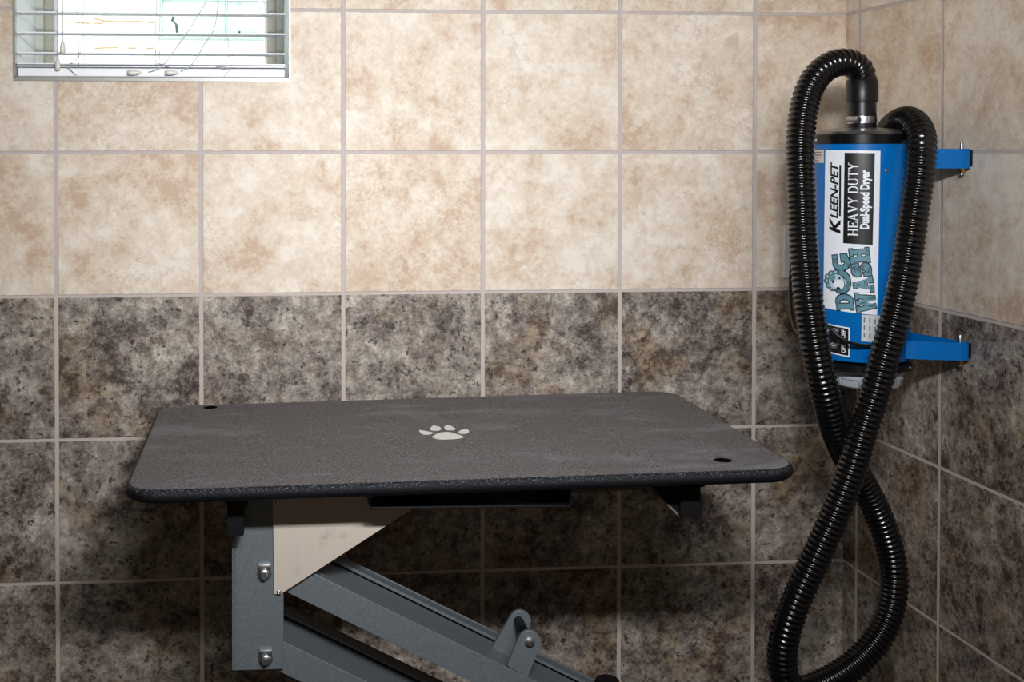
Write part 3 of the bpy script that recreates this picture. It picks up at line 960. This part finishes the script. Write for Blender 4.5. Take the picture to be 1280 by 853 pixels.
# swing brackets: bent blue straps pinned at the right wall
PVX, PVY = XR - 0.0165, -0.470
def strap(py0, py1):
    z1, z0 = at(1170, py0, -.455).z, at(1170, py1, -.455).z
    fa, fb = Vector((DX + 0.045, -0.4400, 0)), Vector((PVX, PVY + 0.002, 0))
    path = [fa, Vector((DX + 0.060, -0.4475, 0)), Vector((fb.x - 0.006, fb.y - 0.003, 0))]
    for k in range(7):
        a = -PI / 2 + PI * 0.85 * k / 6
        path.append(Vector((PVX + 0.004 + 0.008 * math.cos(a), PVY + 0.008 + 0.008 * math.sin(a), 0)))
    rear = at(1135, 408, -0.27)
    path += [Vector((DX + DRAD + 0.014, -0.300, 0)), Vector((DX + 0.074, -0.292, 0))]
    w = 0.0032
    bm = bmesh.new()
    n = len(path)
    L, Rr = [], []
    for i, p in enumerate(path):
        t = (path[min(i + 1, n - 1)] - path[max(i - 1, 0)]).normalized()
        nn = Vector((-t.y, t.x, 0))
        L.append(p + nn * w / 2); Rr.append(p - nn * w / 2)
    for i in range(n - 1):
        vs = []
        for z in (z0, z1):
            vs.append([bm.verts.new(q + EZ * z) for q in (L[i], L[i + 1], Rr[i + 1], Rr[i])])
        a, b = vs
        bm.faces.new(a[::-1]); bm.faces.new(b)
        for k in (0, 2):
            bm.faces.new((a[k], a[k + 1], b[k + 1], b[k]))
        if i == 0:
            bm.faces.new((a[3], a[0], b[0], b[3]))
        if i == n - 2:
            bm.faces.new((a[1], a[2], b[2], b[1]))
    bmesh.ops.remove_doubles(bm, verts=bm.verts[:], dist=1e-6)
    # flat floor of the bracket between the two legs
    f = [bm.verts.new(q + EZ * (z0 + .002)) for q in path]
    bm.faces.new(f)
    br = link('swing_bracket', bm, M['blue'], dryer)
    bm = bmesh.new()
    c = Vector((PVX - 0.002, PVY + 0.008, 0))
    lathe(bm, [(0, z0 - .012), (.0028, z0 - .012), (.0030, z1 + .003), (.0028, z1 + .009), (.0016, z1 + .013), (0, z1 + .0135)], c, seg=14)
    link('pivot_pin', bm, M['steel'], br, 'auto')
    bm = bmesh.new()
    lathe(bm, [(0, z0 - .009), (.0062, z0 - .009), (.0062, z0 - .001), (0, z0 - .001)], c, seg=6)
    link('nut', bm, M['brass'], br)
    bm = bmesh.new()
    box(bm, (PVX + 0.0135, PVY + .002, z0 + .004), (XR, PVY + .040, z1 - .002), 0, .0008)
    link('wall_lug', bm, M['black_steel'], br)
strap(186, 210.5)
strap(427.5, 449.5)

# power cord
CP = [(1000, 318, -.010), (996, 300, -.05), (991, 302, -.09), (988.5, 335, -.12), (987.5, 370, -.17), (989.5, 397, -.24), (996, 415, -.31), (1008, 418, -.37), (1019, 408, -.405), (1029, 404, -.425), (1038, 411, -.437), (1049, 421, -.448), (1062, 428.5, -.455), (1078, 432, -.4565), (1090, 432.5, -.4535)]
pts = resample(catmull([at(x, y, Y) for x, y, Y in CP], 10), 0.004)
bm = bmesh.new(); tube(bm, pts, 0.0033, 12)
cordo = link('power_cord', bm, M['rubber'], dryer, True)
bm = bmesh.new()
p, n = dpt(1091.5, zf(431.5), 0)
lathe(bm, [(.0058, -.001), (.0052, .006), (.0036, .009), (0, .009)], p, n, 16)
link('strain_relief', bm, M['rubber'], cordo, 'auto')
bm = bmesh.new()
p = at(1000, 318, 0)
box(bm, (p.x - .013, -.026, p.z - .013), (p.x + .013, -.0075, p.z + .013), 0, .003)
link('plug', bm, M['rubber'], cordo)

# ---------------------------------------------------------------- stickers: drawn flat in (u, v), then wrapped round the canister
def U_(px):
    return DRAD * math.asin(max(-0.985, min(0.985, (px - 1077) / 57.3)))
SM = ['lbl_white', 'lbl_black', 'lbl_grey', 'lbl_ink', 'lbl_tan', 'teal', 'teal_dark', 'teal_pale', 'steel']
SI = {k: i for i, k in enumerate(SM)}
class Flat:
    def __init__(self):
        self.bm = bmesh.new()
        self.lay = self.bm.verts.layers.float.new('lift')
    def poly(self, pts, mat, lift):
        vs = [self.bm.verts.new((x, y, 0)) for x, y in pts]
        for v in vs: v[self.lay] = lift
        f = self.bm.faces.new(vs); f.material_index = SI[mat]
    def mesh(self, src, mat, lift, fn):
        mp = {}
        for v in src.verts:
            x, y = fn(v.co.x, v.co.y)
            w = self.bm.verts.new((x, y, 0)); w[self.lay] = lift; mp[v] = w
        for f in src.faces:
            try:
                g = self.bm.faces.new([mp[v] for v in f.verts]); g.material_index = SI[mat]
            except ValueError:
                pass
    def wrap(self, name, parent):
        bm = self.bm
        us = [v.co.x for v in bm.verts]
        u = math.floor(min(us) / .003) * .003
        while u < max(us):
            bmesh.ops.bisect_plane(bm, geom=bm.verts[:] + bm.edges[:] + bm.faces[:], plane_co=(u, 0, 0), plane_no=(1, 0, 0))
            u += .003
        for v in bm.verts:
            a = v.co.x / DRAD
            n = dvec * math.cos(a) + evec * math.sin(a)
            p = DCEN + n * (DRAD + v[self.lay]) + EZ * v.co.y
            v.co = p
        # faces look outwards
        me_off = parent.location
        for f in bm.faces:
            f.normal_update()
            c = f.calc_center_median() - DCEN; c.z = 0
            if f.normal.dot(c) < 0: f.normal_flip()
        me = bpy.data.meshes.new(name)
        bmesh.ops.translate(bm, verts=bm.verts[:], vec=-me_off)
        bm.to_mesh(me); bm.free()
        for k in SM: me.materials.append(M[k])
        o = bpy.data.objects.new(name, me); COL.objects.link(o); o.parent = parent
        return o
def text_bm(s, bold=0.0, shear=0.0):
    cu = bpy.data.curves.new('lettering', 'FONT')
    cu.body = s; cu.size = 1.0; cu.fill_mode = 'FRONT'; cu.resolution_u = 3
    cu.offset = bold; cu.shear = shear
    o = bpy.data.objects.new('lettering', cu); COL.objects.link(o)
    dg = bpy.context.evaluated_depsgraph_get(); dg.update()
    me = bpy.data.meshes.new_from_object(o.evaluated_get(dg))
    bpy.data.objects.remove(o); bpy.data.curves.remove(cu)
    bm = bmesh.new(); bm.from_mesh(me); bpy.data.meshes.remove(me)
    xs = [v.co.x for v in bm.verts]; ys = [v.co.y for v in bm.verts]
    return bm, min(xs), max(xs), min(ys), max(ys)
def upward(fl, s, pxl, pxr, py_start, py_end, mat, lift, bold=0.0, shear=0.0, cap=None):
    """text running up the canister: letter tops at column pxl, base line at pxr, from py_start (low) to py_end (high)"""
    bm, x0, x1, y0, y1 = text_bm(s, bold, shear)
    if cap: y0, y1 = cap
    ul, ur, va, vb = U_(pxl), U_(pxr), zf(py_start), zf(py_end)
    fl.mesh(bm, mat, lift, lambda x, y: (ur + (ul - ur) * (y - y0) / (y1 - y0), va + (vb - va) * (x - x0) / (x1 - x0)))
    bm.free()
def stroke(pts, w):
    """broad polyline as quads"""
    out = []
    P = [Vector(p) for p in pts]
    for i, (a, b) in enumerate(zip(P, P[1:])):
        d = (b - a).normalized(); n = Vector((-d.y, d.x)) * w / 2
        e0 = d * (w * .32 if i > 0 else 0); e1 = d * (w * .32 if i < len(P) - 2 else 0)
        out.append([a - n - e0, b - n + e1, b + n + e1, a + n - e0])
    return out
def bar(x0, x1, y0, y1):
    return [Vector((x0, y0)), Vector((x1, y0)), Vector((x1, y1)), Vector((x0, y1))]
def arc(cx, cy, rx, ry, a0, a1, n=14):
    return [(cx + rx * math.cos(math.radians(a0 + (a1 - a0) * k / n)), cy + ry * math.sin(math.radians(a0 + (a1 - a0) * k / n))) for k in range(n + 1)]
def glyph(ch, T, t, sf, sl):
    """roman capital on a unit-high body; T thick stem, t hairline, sf serif thickness, sl serif overhang. Returns polygons and width"""
    P = []
    def foot(x, y, l=None):
        l = sl if l is None else l
        P.append(bar(x - T / 2 - l, x + T / 2 + l, y - (sf if y > .5 else 0), y + (0 if y > .5 else sf)))
    def stem(x, w=None):
        w = T if w is None else w
        P.append(bar(x - w / 2, x + w / 2, 0, 1)); foot(x, 0); foot(x, 1)
    m = T / 2 + sl
    if ch == 'H':
        W = .82; stem(m); stem(W - m); P.append(bar(m, W - m, .5 - t / 2, .5 + t / 2))
    elif ch == 'E':
        W = .68; stem(m); P.append(bar(m, W, 1 - t, 1)); P.append(bar(m, W, 0, t)); P.append(bar(m, W * .78, .5 - t / 2, .5 + t / 2))
        P.append(bar(W - t, W, .76, 1)); P.append(bar(W - t, W, 0, .26)); P.append(bar(W * .78 - t, W * .78, .38, .62))
    elif ch == 'A':
        W = .84; P += stroke([(m * .8, 0), (W * .5, 1)], t * 1.15); P += stroke([(W * .47, 1), (W - m * .9, 0)], T)
        P.append(bar(W * .25, W * .75, .30, .30 + t)); foot(m * .75, 0, sl * .7); foot(W - m * .9, 0, sl * .7)
        if sf > .1: P.append(bar(W * .28, W * .62, 1 - sf, 1))
    elif ch == 'V':
        W = .84; P += stroke([(m * .9, 1), (W * .52, 0)], T); P += stroke([(W * .5, 0), (W - m * .8, 1)], t * 1.15); foot(m * .9, 1, sl * .7); foot(W - m * .8, 1, sl * .7)
    elif ch == 'Y':
        W = .80; P += stroke([(m * .9, 1), (W * .5, .45)], T * .95); P += stroke([(W * .5, .45), (W - m * .8, 1)], t * 1.15)
        P.append(bar(W / 2 - T / 2, W / 2 + T / 2, 0, .5)); foot(W / 2, 0); foot(m * .9, 1, sl * .7); foot(W - m * .8, 1, sl * .7)
    elif ch == 'D':
        W = .80; stem(m); P += stroke([(m, 1 - t / 2), (W * .5, 1 - t / 2)], t); P += stroke([(m, t / 2), (W * .5, t / 2)], t)
        P += stroke(arc(W * .48, .5, W * .52 - T / 2, .5 - t / 2, -90, 90), T * .95)
    elif ch == 'U':
        W = .82; P.append(bar(m - T / 2, m + T / 2, .28, 1)); P.append(bar(W - m - t / 2, W - m + t / 2, .28, 1)); foot(m, 1); foot(W - m, 1)
        P += stroke(arc(W / 2, .32, W / 2 - m, .32 - t / 2, 180, 360), (T + t) / 2)
    elif ch == 'T':
        W = .74; P.append(bar(W / 2 - T / 2, W / 2 + T / 2, 0, 1)); foot(W / 2, 0); P.append(bar(0, W, 1 - t, 1)); P.append(bar(0, t, .76, 1)); P.append(bar(W - t, W, .76, 1))
    elif ch == 'O':
        W = .86; P += stroke(arc(W / 2, .5, W / 2 - T / 2, .5 - T / 2, 0, 360, 28), T)
    elif ch == 'G':
        W = .82; P += stroke(arc(W / 2, .5, W / 2 - T / 2, .5 - T / 2, 45, 335, 22), T); P.append(bar(W * .55, W, .30, .30 + sf)); P.append(bar(W - T, W, .08, .42)); P.append(bar(W - T * .8, W, .68, .98))
    elif ch == 'W':
        W = 1.12
        P += stroke([(m * .9, 1), (W * .3, 0)], T * .9); P += stroke([(W * .3, 0), (W * .5, .85)], T * .75)
        P += stroke([(W * .5, .85), (W * .7, 0)], T * .9); P += stroke([(W * .7, 0), (W - m * .9, 1)], T * .75); foot(m * .9, 1, sl * .7); foot(W - m * .9, 1, sl * .7)
        P.append(bar(W * .38, W * .62, 1 - sf, 1))
    elif ch == 'S':
        W = .70
        P += stroke(arc(W / 2, .735, W / 2 - T / 2, .265 - T / 2, 20, 270, 14), T); P += stroke(arc(W / 2, .265, W / 2 - T / 2, .265 - T / 2, 90, -160, 14), T)
        P.append(bar(W - T * .8, W, .62, .98)); P.append(bar(0, T * .8, .02, .38))
    else:
        W = .35
    return P, W
def roman(fl, s, place, mats, lifts, T, t, sf, sl, grow=0.0, gap=.06, space=.34):
    """place(x, y) maps the running line (x in 0..1 of its whole length, y in 0..1) to (u, v)"""
    items, x = [], 0.0
    for ch in s:
        if ch == ' ':
            x += space; continue
        P, W = glyph(ch, T, t, sf, sl); items.append((P, x)); x += W + gap
    total = x - gap
    for mat, lift, g in zip(mats, lifts, (grow, 0.0) if len(mats) > 1 else (0.0,)):
        for P, x0 in items:
            for q in P:
                c = sum((Vector(v) for v in q), Vector((0, 0))) / len(q)
                pts = []
                for v in q:
                    v = Vector(v); d = v - c
                    if g:
                        d = Vector((d.x + math.copysign(g, d.x), d.y + math.copysign(g, d.y)))
                    w = c + d
                    pts.append(place((w.x + x0) / total, w.y))
                fl.poly(pts, mat, lift)
def rect(fl, pxl, pyt, pxr, pyb, mat, lift, skew=0.0):
    fl.poly([(U_(pxl), zf(pyt)), (U_(pxr), zf(pyt + skew)), (U_(pxr), zf(pyb + skew)), (U_(pxl), zf(pyb))], mat, lift)

L0, L1, L2, L3, L4 = .0004, .0007, .0010, .0013, .0016
fl = Flat()
fl.poly([(U_(1036), zf(187.5)), (U_(1098), zf(188.5)), (U_(1095.5), zf(393.5)), (U_(1034.5), zf(389))], 'lbl_white', L0)
fl.poly([(U_(1058.2), zf(191)), (U_(1091.8), zf(191.5)), (U_(1090), zf(306)), (U_(1057), zf(305))], 'lbl_black', L1)
upward(fl, 'K', 1041.2, 1054.0, 293.5, 272.5, 'lbl_black', L1, .035, .25)
upward(fl, 'LEEN-PET', 1042.2, 1051.2, 274.5, 202.5, 'lbl_black', L1, .030, .25)
rect(fl, 1052.2, 206.5, 1054.4, 271, 'lbl_black', L1)
def hd(x, y):
    v = zf(295.5) + (zf(203.5) - zf(295.5)) * x
    return (U_(1073.6) + (U_(1062.4) - U_(1073.6)) * y, v)
roman(fl, 'HEAVY DUTY', hd, ['lbl_white'], [L2], .15, .075, .055, .07)
upward(fl, 'Dual-Speed Dryer', 1075.6, 1085.6, 286.5, 212.5, 'lbl_white', L2, .045, 0.0, cap=(-.02, .74))
# slab lettering of the wash logo, two lines leaning a little
def line(px_a, py_a, px_b, py_b, h_px):
    ua, va, ub, vb = U_(px_a), zf(py_a), U_(px_b), zf(py_b)
    d = Vector((ub - ua, vb - va)); n = Vector((-d.y, d.x)).normalized()
    hh = h_px * abs(U_(px_a - .5) - U_(px_a + .5))
    return lambda x, y: (ua + d.x * x + n.x * hh * y, va + d.y * x + n.y * hh * y)
roman(fl, 'D', line(1069.5, 387.5, 1067.3, 368.5, 19.5), ['teal_dark', 'teal'], [L1, L2], .25, .17, .15, .07, .055)
roman(fl, 'O', line(1066.5, 367.0, 1064.5, 339.0, 22), ['teal_dark', 'teal'], [L1, L2], .20, .17, .15, .07, .045)
roman(fl, 'G', line(1066.0, 337.5, 1062.5, 318.0, 20), ['teal_dark', 'teal'], [L1, L2], .25, .17, .15, .07, .055)
roman(fl, 'WASH', line(1094.5, 389.0, 1085.0, 309.5, 20.5), ['teal_dark', 'teal'], [L1, L2], .25, .17, .15, .07, .055, gap=.05)
# shaggy dog's head looking out of the O
def blob(px, py, rx, ry, mat, lift, n=16, a=0.0):
    pts = []
    for k in range(n):
        t = 2 * PI * k / n
        x, y = rx * math.cos(t), ry * math.sin(t)
        x, y = x * math.cos(a) - y * math.sin(a), x * math.sin(a) + y * math.cos(a)
        pts.append((U_(px + x), zf(py + y)))
    fl.poly(pts, mat, lift)
for x, y, r in ((1040.5, 349, 4.0), (1039.5, 354.5, 4.0), (1041.5, 360.0, 3.8), (1044.5, 344.5, 4.0), (1049.5, 342.5, 3.6), (1045, 363.5, 3.2)):
    blob(x, y, r, r, 'teal_dark', L3); blob(x, y, r - .9, r - .9, 'teal', L3 + .0001); blob(x - .6, y - .4, 1.3, 1.3, 'teal_pale', L3 + .0002, 10)
blob(1050, 354.5, 9.6, 10.6, 'teal_dark', L3 + .0003)
blob(1050, 354.5, 8.8, 9.8, 'teal_pale', L3 + .0004)
blob(1053.0, 357.5, 5.8, 6.0, 'lbl_white', L3 + .0005)
blob(1046.0, 350.0, 2.6, 4.6, 'teal', L3 + .0005, 14, .5)
blob(1046.2, 354.6, 1.3, 1.7, 'teal_dark', L3 + .0006, 12); blob(1053.5, 349.6, 1.2, 1.5, 'teal_dark', L3 + .0006, 12)
blob(1052.2, 362.2, 2.4, 1.7, 'teal_dark', L3 + .0006, 12)
o = fl.wrap('label_sticker', dryer); o['label'] = 'white sticker with black panel and teal lettering'
# small tan sticker under the lid
fl = Flat(); rect(fl, 1020.5, 187.5, 1034.2, 204, 'lbl_tan', L0)
for k in range(4):
    rect(fl, 1022.5, 189.8 + k * 3.6, 1032.5 - (k == 3) * 4, 191.2 + k * 3.6, 'lbl_ink', L1)
fl.wrap('rating_sticker', dryer)
# grey sticker low on the right
fl = Flat(); fl.poly([(U_(1078.5), zf(393.5)), (U_(1099), zf(394)), (U_(1097.5), zf(428)), (U_(1078), zf(426.5))], 'lbl_grey', L0)
for k, x in enumerate((1080.5, 1086.5, 1092.5)):
    for j in range(3):
        rect(fl, x, 396.5 + j * 9.5 + k, x + 1.6, 403.5 + j * 9.2 + k * .5, 'lbl_ink', L1)
fl.wrap('notice_sticker', dryer)
# switch plate with toggles
fl = Flat()
fl.poly([(U_(1035.5), zf(408)), (U_(1065), zf(410.6)), (U_(1065), zf(448)), (U_(1035.5), zf(444.5))], 'lbl_white', L1)
fl.poly([(U_(1037.2), zf(409.8)), (U_(1063.7), zf(412.2)), (U_(1063.7), zf(446.2)), (U_(1037.2), zf(443))], 'lbl_black', L2)
for s, a, b, c, d in (('OFF', 1055.8, 1060.6, 443.0, 432.5), ('ON', 1038.6, 1042.0, 438, 431), ('OFF', 1055.8, 1060.6, 424.5, 414.0), ('ON', 1038.6, 1042.0, 422, 415)):
    upward(fl, s, a, b, c, d, 'lbl_white', L3, .03)
sp = fl.wrap('switch_plate', dryer)
for px, py in ((1049, 417), (1048, 435.5)):
    p, n = dpt(px, zf(py), .0010)
    bm = bmesh.new()
    lathe(bm, [(0, 0), (.0068, 0), (.0068, .0030), (.0050, .0036), (.0040, .0060), (0, .0060)], p, n, 12)
    tip = (n + EZ * .35 - evec * .25).normalized()
    tube(bm, [p + n * .005, p + n * .005 + tip * .007, p + n * .005 + tip * .013], lambda i: (.0019, .0022, .0029)[i], 12)
    link('toggle', bm, M['steel'], sp, 'auto')

# ------------------------------------------------------------------ light
def area(name, loc, target, sx, sy, power, col):
    l = bpy.data.lights.new(name, 'AREA')
    l.shape = 'RECTANGLE'; l.size = sx; l.size_y = sy; l.energy = power; l.color = col
    o = bpy.data.objects.new(name, l); COL.objects.link(o)
    o.location = loc
    o.rotation_euler = (Vector(target) - Vector(loc)).to_track_quat('-Z', 'Y').to_euler()
    return o
for nm, lx, wide, pw in (('key_strip', -0.85, 0.85, 9.6), ('key_softbox', -0.88, 0.16, 7.6)):
    k = area(nm, (lx, -2.20, 1.98), (-0.82, 0.0, 1.44), wide, 0.085, pw, (0.98, 0.985, 1.0))
    k.data.spread = math.radians(98)
area('overhead_fill', (-1.1, -2.0, 2.70), (-1.1, -2.0, 0), 1.2, 0.6, 1.5, (1.0, 0.93, 0.85))  # soft overhead lamp added as fill for the shaded parts
area('bounce_fill', (-1.2, -3.5, 1.3), (-0.9, 0, 1.2), 1.6, 1.2, 2.7, (1.0, 0.82, 0.65))
w = bpy.data.worlds.new('sky'); scene.world = w
w.use_nodes = True
bg = w.node_tree.nodes['Background']
bg.inputs[0].default_value = (0.93, 0.97, 1.0, 1); bg.inputs[1].default_value = 3.6

scene.view_settings.view_transform = 'Standard'
scene.view_settings.look = 'None'
scene.view_settings.exposure = 0.0
